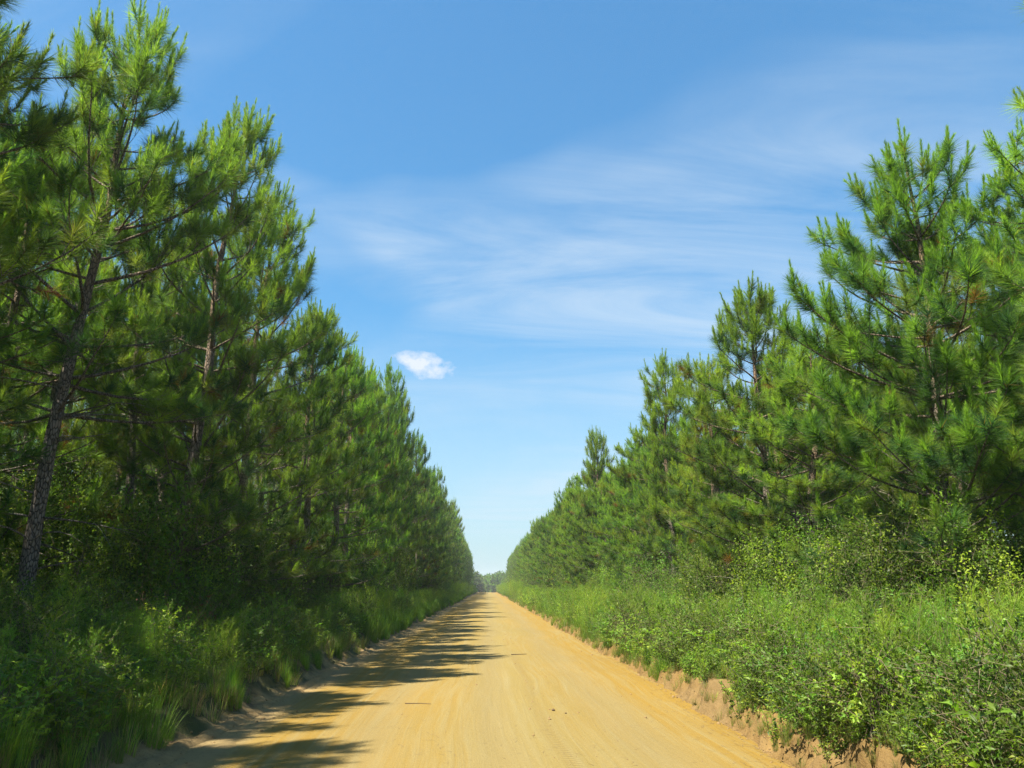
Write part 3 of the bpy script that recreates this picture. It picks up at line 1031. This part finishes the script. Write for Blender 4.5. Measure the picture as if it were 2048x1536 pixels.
def scatter(name, label, cat, protos, X, Y, S, idx, tilt=0.0, gg=None, dz=-0.02):
    """uncountable cover: points carrying instances of the joined plants"""
    gg = gg or np.random.default_rng(len(X))
    key = name + '_kinds'
    pc = bpy.data.collections.new(key)
    for k, parts in enumerate(protos):
        if len(parts) == 1:
            link('kind_%02d' % k, parts[0][1], None, pc)
        else:
            a = Acc()
            # join stems and foliage into one mesh with two materials
            mes = [p[1] for p in parts]
            me = join_mesh(mes)
            link('kind_%02d' % k, me, None, pc)
    Z = ground_z(X, Y) + dz
    n = len(X)
    me = bpy.data.meshes.new(name)
    me.vertices.add(n)
    me.vertices.foreach_set('co', np.stack([X, Y, Z], -1).astype(np.float32).ravel())
    rot = np.stack([gg.normal(0, tilt + 1e-6, n), gg.normal(0, tilt + 1e-6, n), gg.uniform(0, 6.28, n)], -1).astype(np.float32)
    me.attributes.new('rot', 'FLOAT_VECTOR', 'POINT').data.foreach_set('vector', rot.ravel())
    me.attributes.new('scl', 'FLOAT', 'POINT').data.foreach_set('value', np.asarray(S, np.float32))
    me.attributes.new('idx', 'INT', 'POINT').data.foreach_set('value', np.asarray(idx, np.int32))
    o = link(name, me)
    ng = bpy.data.node_groups.new(name, 'GeometryNodeTree')
    ng.interface.new_socket('Geometry', in_out='INPUT', socket_type='NodeSocketGeometry')
    ng.interface.new_socket('Geometry', in_out='OUTPUT', socket_type='NodeSocketGeometry')
    gi, go = ng.nodes.new('NodeGroupInput'), ng.nodes.new('NodeGroupOutput')
    ci = ng.nodes.new('GeometryNodeCollectionInfo')
    ci.inputs['Collection'].default_value = pc
    ci.inputs['Separate Children'].default_value = True
    ci.inputs['Reset Children'].default_value = True
    ip = ng.nodes.new('GeometryNodeInstanceOnPoints')
    ip.inputs['Pick Instance'].default_value = True

    def attr(nm, ty):
        a = ng.nodes.new('GeometryNodeInputNamedAttribute')
        a.data_type = ty
        a.inputs['Name'].default_value = nm
        return a.outputs['Attribute']
    e2r = ng.nodes.new('FunctionNodeEulerToRotation')
    L = ng.links.new
    L(gi.outputs[0], ip.inputs['Points'])
    L(ci.outputs[0], ip.inputs['Instance'])
    L(attr('idx', 'INT'), ip.inputs['Instance Index'])
    L(attr('rot', 'FLOAT_VECTOR'), e2r.inputs[0])
    L(e2r.outputs[0], ip.inputs['Rotation'])
    L(attr('scl', 'FLOAT'), ip.inputs['Scale'])
    L(ip.outputs[0], go.inputs[0])
    md = o.modifiers.new('scatter', 'NODES')
    md.node_group = ng
    return tag(o, label, cat, None, 'stuff')


_joined = {}


def join_mesh(mes):
    key = tuple(m.name for m in mes)
    if key in _joined:
        return _joined[key]
    vs, cs, loops, lt, mi = [], [], [], [], []
    n = 0
    for k, m in enumerate(mes):
        v = np.empty(len(m.vertices) * 3, np.float32)
        m.vertices.foreach_get('co', v)
        c = np.empty(len(m.vertices) * 4, np.float32)
        m.color_attributes['col'].data.foreach_get('color', c)
        l = np.empty(len(m.loops), np.int32)
        m.loops.foreach_get('vertex_index', l)
        t = np.empty(len(m.polygons), np.int32)
        m.polygons.foreach_get('loop_total', t)
        vs.append(v)
        cs.append(c)
        loops.append(l + n)
        lt.append(t)
        mi.append(np.full(len(t), k, np.int32))
        n += len(m.vertices)
    v, c, l, t, mi = map(np.concatenate, (vs, cs, loops, lt, mi))
    me = bpy.data.meshes.new('plant')
    me.vertices.add(n)
    me.vertices.foreach_set('co', v)
    me.loops.add(len(l))
    me.loops.foreach_set('vertex_index', l)
    me.polygons.add(len(t))
    me.polygons.foreach_set('loop_start', np.concatenate([[0], np.cumsum(t)[:-1]]).astype(np.int32))
    for m in mes:
        me.materials.append(m.materials[0])
    me.polygons.foreach_set('material_index', mi)
    me.color_attributes.new('col', 'FLOAT_COLOR', 'POINT').data.foreach_set('color', c)
    me.update(calc_edges=True)
    _joined[key] = me
    return me


# ------------------------------------------------------------------ planting: shrubs that can be told apart
g = np.random.default_rng(77)
spots = []
for sd in (-1, 1):
    y = 5.5 if sd > 0 else 6.5
    k = {'bush': 0, 'vine': 0}
    while y < 95:
        near = 4.9 if sd > 0 else 5.2
        x = sd * (near + abs(g.normal(0.2, 0.6)))
        if g.random() < (0.45 if sd > 0 else 0.42):
            k['vine'] += 1
            plant('climbing_vine', VINE[g.integers(0, 3)], sd * (abs(x) + 0.9), y, g.uniform(0.4, 0.6) if y < 16 else g.uniform(0.65, 1.0), g.uniform(0, 6.28),
                  f'leafy vine tangle up the forest edge, {ordinal(k["vine"])} vine along the {SIDE[sd]} side', 'vine', 'vines on the forest edge')
        else:
            k['bush'] += 1
            plant('shrub', SHRUB[g.integers(0, 5)], x, y, g.uniform(0.5, 0.85) if y < 12 else g.uniform(0.65, 1.05), g.uniform(0, 6.28),
                  f'leafy shrub under the pines, {ordinal(k["bush"])} bush along the {SIDE[sd]} side', 'shrub', 'shrubs at the forest edge')
        y += g.uniform(0.6, 1.25) * (1 + y / 90)

# tall feathery weeds standing out on the verges
for i, (x, y, v, s) in enumerate(((-5.9, 9.7, 2, 1.05), (-5.5, 10.4, 0, 1.15), (-6.4, 10.2, 2, 1.15), (-5.2, 9.1, 1, 1.0), (-6.0, 11.6, 2, 1.0))):
    plant('feathery_weed', FENNEL[v], x, y, s, i * 1.3, f'tall feathery weed at the foot of the bare slanting trunk, {ordinal(i + 1)} of the clump', 'weed', 'feathery weeds by the slanting trunk')
for i, (x, y, v, s) in enumerate(((5.0, 9.6, 0, 0.9), (5.3, 9.2, 2, 0.85), (4.75, 10.4, 1, 1.0), (5.5, 10.9, 0, 0.95), (5.1, 12.0, 2, 0.8), (4.7, 13.4, 0, 0.9), (5.6, 8.2, 2, 0.8), (5.2, 7.6, 0, 0.9))):
    plant('feathery_weed', FENNEL[v], x, y, s, i * 1.7, f'light green feathery weed on the sunlit verge, {ordinal(i + 1)} of the thicket before the vines', 'weed', 'feathery weeds on the sunlit verge')
for i, (x, y, v, s, lab) in enumerate((
        (-3.85, 9.9, 3, 1.15, 'pale spiky grass tussock at the road edge on the shaded verge'),
        (-4.0, 10.9, 1, 1.1, 'straw-tipped grass tussock just past the pale spiky one'),
        (-3.95, 8.7, 3, 0.95, 'small dry grass tussock lowest on the shaded bank'),
        (-4.3, 12.0, 2, 1.0, 'dark green grass tussock above the shaded bank'))):
    plant('grass_tussock', TUSS[v], x, y, s, i, lab, 'grass tussock', 'tussocks on the shaded verge')
for i, (x, y, v, s, lab) in enumerate((
        (-4.6, 10.2, 3, 0.95, 'bright broad-leaved weed catching sun on the shaded verge'),
        (-4.9, 10.8, 0, 1.2, 'bright leafy weed behind the sun-catching one'),
        (3.95, 6.2, 3, 0.8, 'glossy broad-leaved weed hanging over the sandy bank, lowest in the picture'),
        (4.3, 7.0, 3, 0.9, 'glossy broad-leaved weed on top of the sandy bank'))):
    plant('leafy_weed', HERB[v], x, y, s, i * 2.1, lab, 'weed', 'leafy weeds on the verges')
for i, (x, y, v, s, lab) in enumerate((
        (-5.4, 14.0, 0, 1.15, 'tan dead brush in a gap of the undergrowth on the shaded side'),
        (-6.1, 15.2, 1, 1.3, 'brown dead brush behind the tan one on the shaded side'),
        (6.3, 8.8, 0, 1.2, 'brown dead brush among the vines on the sunlit side'),
        (3.62, 9.0, 1, 0.45, 'dry curled brush hanging on the sandy bank'))):
    plant('dead_brush', BRUSH[v], x, y, s, i * 1.1, lab, 'dead brush', 'dead brush')

# ------------------------------------------------------------------ planting: cover nobody could count


def band(n, y0, y1, t0, t1, sd, bias=1.6, tb=1.0):
    y = y0 + (y1 - y0) * g.random(n) ** bias
    t = t0 + (t1 - t0) * g.random(n) ** tb
    e = np.where(sd > 0, edge_r(y), edge_l(y))
    return sd * (e + t), y


def cover(name, label, cat, protos, specs, tilt=0.08):
    X, Y, S, I = [], [], [], []
    for (n, y0, y1, t0, t1, sd, s0, s1, kinds, bias) in specs:
        x, y = band(n, y0, y1, t0, t1, sd, bias)
        X.append(x)
        Y.append(y)
        S.append(g.uniform(s0, s1, n))
        I.append(np.array(kinds)[g.integers(0, len(kinds), n)])
    X, Y, S, I = map(np.concatenate, (X, Y, S, I))
    return scatter(name, label, cat, protos, X, Y, S, I, tilt, g)


cover('verge_grass', 'grass and dry stalks covering both sandy verges', 'grass', TUSS,
      [(500, 4, 30, 0.30, 3.0, 1, 0.45, 0.8, (0, 1, 2, 3), 1.5), (200, 4, 40, 0.05, 0.35, 1, 0.25, 0.55, (1, 3, 3), 1.3), (900, 15, 120, 0.05, 0.4, 1, 0.4, 0.8, (0, 1, 3), 1.2), (1500, 25, 110, 0.25, 3.0, 1, 0.7, 1.3, (0, 1, 2), 1.4), (1500, 100, 280, 0.2, 3.5, 1, 1.0, 1.9, (0, 2), 1.2),
       (1700, 5, 30, 0.30, 3.2, -1, 0.35, 1.0, (0, 1, 1, 2, 3, 3, 3), 1.5), (1500, 25, 110, 0.28, 3.0, -1, 0.8, 1.3, (0, 2), 1.4), (1200, 100, 280, 0.5, 3.5, -1, 1.0, 1.9, (0, 2), 1.2)])
cover('low_weeds', 'low leafy weeds knitting over both verges', 'weeds', HERB + FENNEL[:2] + [SHRUB[4], SHRUB[2], SHRUB[0], BRUSH[1]],
      [(1250, 4, 26, 0.24, 2.9, 1, 0.45, 1.2, (0, 1, 2, 3, 1, 3), 1.3), (190, 4, 22, 0.16, 0.4, 1, 0.35, 0.75, (0, 1, 2, 3), 1.2), (330, 6, 40, 0.8, 2.9, 1, 0.6, 1.2, (4, 5), 1.3), (230, 4, 24, 0.30, 2.6, 1, 0.35, 0.8, (6, 7, 8, 8), 1.1), (90, 24, 110, 0.8, 2.6, 1, 0.5, 0.9, (6, 7, 8), 1.3), (110, 7, 40, 0.9, 2.6, -1, 0.4, 0.8, (6, 7, 8, 9), 1.1), (70, 5, 40, 0.5, 2.6, 1, 0.4, 0.8, (9,), 1.1),
       (1300, 24, 120, 0.3, 3.0, 1, 0.5, 1.4, (0, 1, 2, 4, 5), 1.4), (120, 14, 90, 0.6, 3.0, 1, 0.8, 1.4, (6,), 1.4), (700, 100, 280, 0.3, 3.5, 1, 1.3, 2.2, (0, 1, 4), 1.2),
       (700, 5, 26, 0.6, 3.0, -1, 0.6, 1.1, (0, 1, 3), 1.3), (200, 9, 40, 1.0, 3.0, -1, 0.5, 0.9, (4, 5), 1.3),
       (900, 24, 120, 0.8, 3.0, -1, 0.7, 1.2, (0, 1, 4, 5), 1.4), (500, 100, 280, 0.8, 3.5, -1, 1.3, 2.0, (0, 1, 4), 1.2)])
cover('undergrowth', 'dense shrubs and vines filling the dim floor between the pines', 'undergrowth', SHRUB + VINE,
      [(270, 3, 60, 2.8, 10.0, 1, 0.6, 0.95, (0, 1, 2, 1, 3, 6, 5), 1.3), (120, 9, 70, 2.4, 4.2, 1, 0.5, 0.9, (0, 2, 5, 6, 5, 3), 1.2), (90, 3, 16, 2.4, 10.0, -1, 0.45, 0.75, (0, 1, 2, 6), 1.0), (350, 15, 60, 2.4, 10.0, -1, 0.8, 1.3, (0, 1, 3, 6, 7, 5), 1.3), (110, 15, 60, 2.3, 4.2, -1, 0.6, 1.0, (0, 2, 5, 6, 4), 1.3),
       (200, 5, 80, 8.0, 22.0, 1, 0.8, 1.3, (1, 3, 3, 7), 1.2), (220, 5, 80, 9.0, 22.0, -1, 1.2, 1.9, (1, 3, 3, 7), 1.2),
       (420, 55, 280, 2.6, 7.0, 1, 1.0, 1.6, (1, 3, 5, 7), 1.2), (420, 55, 280, 2.5, 7.0, -1, 1.0, 1.6, (1, 3, 5, 7), 1.2)], 0.05)

# the rest of the plantation, deep in and far off
far_pines = []
SM = [Pine(501 + i, H=12.0, crown=0.30, lmax=2.1, dens=0.9, lean=0.2, needles=26) for i in range(2)]
sm_parts = [tuple((n, m) for n, m in zip(('trunk', 'limbs', 'crown'), p.objects())) for p in SM]
cover('far_pinewood', 'pinewood running together deep in the plantation and far down the road', 'forest', sm_parts,
      [(95, 148, 285, 3.0, 4.2, -1, 0.95, 1.12, (0, 1), 1.0), (95, 148, 285, 4.2, 5.4, 1, 0.72, 0.95, (0, 1), 1.0),
       (140, 60, 285, 7.0, 14.0, -1, 0.9, 1.1, (0, 1), 1.0), (140, 60, 285, 8.0, 14.0, 1, 0.7, 0.9, (0, 1), 1.0),
       (100, 6, 90, 13.0, 30.0, -1, 0.9, 1.1, (0, 1), 1.0), (100, 6, 90, 14.0, 30.0, 1, 0.75, 0.95, (0, 1), 1.0)], 0.02)
# the tall mixed wood across the end of the road
FAR = [make_shrub(461 + i, 12.0, 4.6, 420, 0.95, GREEN_M + GREEN_D, 9) for i in range(2)]
nf = 110
fx, fy = g.uniform(-42, 42, nf), g.uniform(385, 425, nf)
scatter('distant_treeline', 'hazy blue-green wood closing the end of the road', 'forest', FAR + sm_parts,
        fx, fy, np.where(np.arange(nf) % 7 == 0, 1.2, 1.0) * g.uniform(0.75, 1.12, nf), np.where(np.arange(nf) % 7 == 0, 2, np.arange(nf) % 2), 0.03, g)

# ------------------------------------------------------------------ small things on the road


def stick(name, pts, r, label, cat='stick'):
    a = Acc()
    tube(a, pts, np.linspace(r, r * 0.5, len(pts)), 6, (0.10, 0.065, 0.035))
    return tag(link(name, a.mesh(name, M_TWIG)), label, cat)


def on_road(pts, lift):
    return np.array([[x, y, float(road_z(x, y)) + lift] for x, y in pts])


stick('fallen_twig', on_road([(-1.22, 12.42), (-1.1, 12.35), (-0.98, 12.31), (-0.82, 12.2)], 0.008), 0.008, 'thin dark twig lying across the sandy road near the tree shade', 'twig')
stick('fallen_stick', on_road([(0.62, 20.8), (0.76, 20.85), (0.9, 20.86), (1.02, 20.9)], 0.012), 0.013, 'short stick lying in the road where the tread marks begin')


def clod(seed, r, col):
    gg = np.random.default_rng(seed)
    a = Acc()
    th, ph = np.meshgrid(np.linspace(0.0, np.pi, 6), np.linspace(0, 2 * np.pi, 8, endpoint=False), indexing='ij')
    rr = r * gg.uniform(0.75, 1.15, th.shape)
    v = np.stack([rr * np.sin(th) * np.cos(ph), rr * np.sin(th) * np.sin(ph), 0.65 * rr * np.cos(th)], -1).reshape(-1, 3)
    i, j = np.meshgrid(np.arange(5), np.arange(8), indexing='ij')
    j2 = (j + 1) % 8
    a.add(v, col, quads=np.stack([i * 8 + j, (i + 1) * 8 + j, (i + 1) * 8 + j2, i * 8 + j2], -1).reshape(-1, 4))
    return a.mesh('clod', M_TWIG)


for x, y, r, s, lab in ((0.93, 11.53, 0.026, 1, 'dark stone lying alone on the pale road beside the tread marks'), (1.08, 11.3, 0.016, 2, 'small chip just past the dark stone on the road')):
    o = tag(link('stone', clod(s, r, (0.10, 0.06, 0.03))), lab, 'stone')
    o.location = (x, y, float(road_z(x, y)) + r * 0.45)

# crumbs of soil along the foot of the banks and the tread line
sand_clods = [(('clod', clod(20 + i, 0.02, (0.192, 0.120, 0.048))),) for i in range(3)]
gx, gy = [], []
for n, f in ((900, lambda y: edge_r(y) - 0.02 + np.abs(g.normal(0, 0.10, len(y))) * -1 + 0.12), (500, lambda y: -edge_l(y) - 0.1 + g.normal(0, 0.22, len(y))), (160, lambda y: 0.74 + g.normal(0, 0.11, len(y))), (260, lambda y: g.uniform(-3, 3, len(y)))):
    y = 5 + 30 * g.random(n) ** 1.6
    gx.append(f(y))
    gy.append(y)
gx, gy = np.concatenate(gx), np.concatenate(gy)
Zr, Zg = road_z(gx, gy), ground_z(gx, gy)
co = scatter('soil_crumbs', 'crumbs of soil strewn along the bank foot and tyre marks', 'gravel', sand_clods, gx, gy, np.clip(g.lognormal(-1.1, 0.6, len(gx)), 0.12, 1.6), g.integers(0, 3, len(gx)), 0.3, g)
zz = np.stack([gx, gy, np.maximum(Zr, Zg) + 0.002], -1).astype(np.float32)
co.data.vertices.foreach_set('co', zz.ravel())

# fallen pine needles drifted on the road and its shoulders
a = Acc()
n = 5200
ly = 5 + 28 * g.random(n) ** 1.7
side = g.random(n)
lx = np.where(side < 0.62, -edge_l(ly) + np.abs(g.normal(0, 0.45, n)) - 0.25, np.where(side < 0.85, edge_r(ly) - np.abs(g.normal(0, 0.3, n)) + 0.1, g.uniform(-3, 3, n)))
P = np.stack([lx, ly, np.maximum(road_z(lx, ly), ground_z(lx, ly)) + 0.004], -1)
th = g.uniform(0, 6.28, n)
D = np.stack([np.cos(th), np.sin(th), g.normal(0, 0.03, n)], -1)
S = np.stack([-np.sin(th), np.cos(th), np.zeros(n)], -1) * 0.0028
Ln = g.uniform(0.07, 0.19, n)[:, None]
a.add(np.stack([P - S, P + S, P + D * Ln], 1).reshape(-1, 3), np.repeat(mixcol(g, n, DEADC) * 0.6, 3, axis=0), tris=np.arange(3 * n).reshape(-1, 3))
tag(link('needle_litter', a.mesh('needle_litter', M_TWIG)), 'fallen brown pine needles strewn along the sandy road edges', 'litter', None, 'stuff')

# white marker post far down the sunlit verge
a = Acc()
px_, py_ = 3.7, 205.0
pz = float(ground_z(px_, py_))
tube(a, [(px_, py_, pz - 0.1), (px_, py_, pz + 0.9), (px_, py_, pz + 1.75)], [0.09, 0.09, 0.085], 8, (0.75, 0.74, 0.70))
tube(a, [(px_, py_, pz + 1.75), (px_, py_, pz + 1.80)], [0.085, 0.03], 8, (0.75, 0.74, 0.70))
tag(link('marker_post', a.mesh('marker_post', M_TWIG)), 'small white marker post at the far end of the sunlit verge', 'post')

# ------------------------------------------------------------------ the air between here and the far trees
hz = bpy.data.materials.new('summer_haze')
hz.use_nodes = True
nt = hz.node_tree
nt.nodes.clear()
pv = N(nt, 'ShaderNodeVolumePrincipled', ins={'Color': (0.86, 0.93, 1.0, 1), 'Density': 0.0004, 'Anisotropy': 0.2})
ou = N(nt, 'ShaderNodeOutputMaterial')
nt.links.new(pv.outputs[0], ou.inputs['Volume'])
x0, x1, y0, y1, z0, z1 = -720, 720, -20, 920, -8, 19.0
me = bpy.data.meshes.new('haze')
me.from_pydata([(x, y, z) for x in (x0, x1) for y in (y0, y1) for z in (z0, z1)], [], [(0, 1, 3, 2), (4, 6, 7, 5), (0, 4, 5, 1), (2, 3, 7, 6), (0, 2, 6, 4), (1, 5, 7, 3)])
me.materials.append(hz)
o = link('haze', me)
o['kind'] = 'stuff'
o['label'] = 'thin summer haze over the road'

tris = 0
for m in bpy.data.meshes:
    tris += len(m.loops) - 2 * len(m.polygons)
print('unique tris', tris)
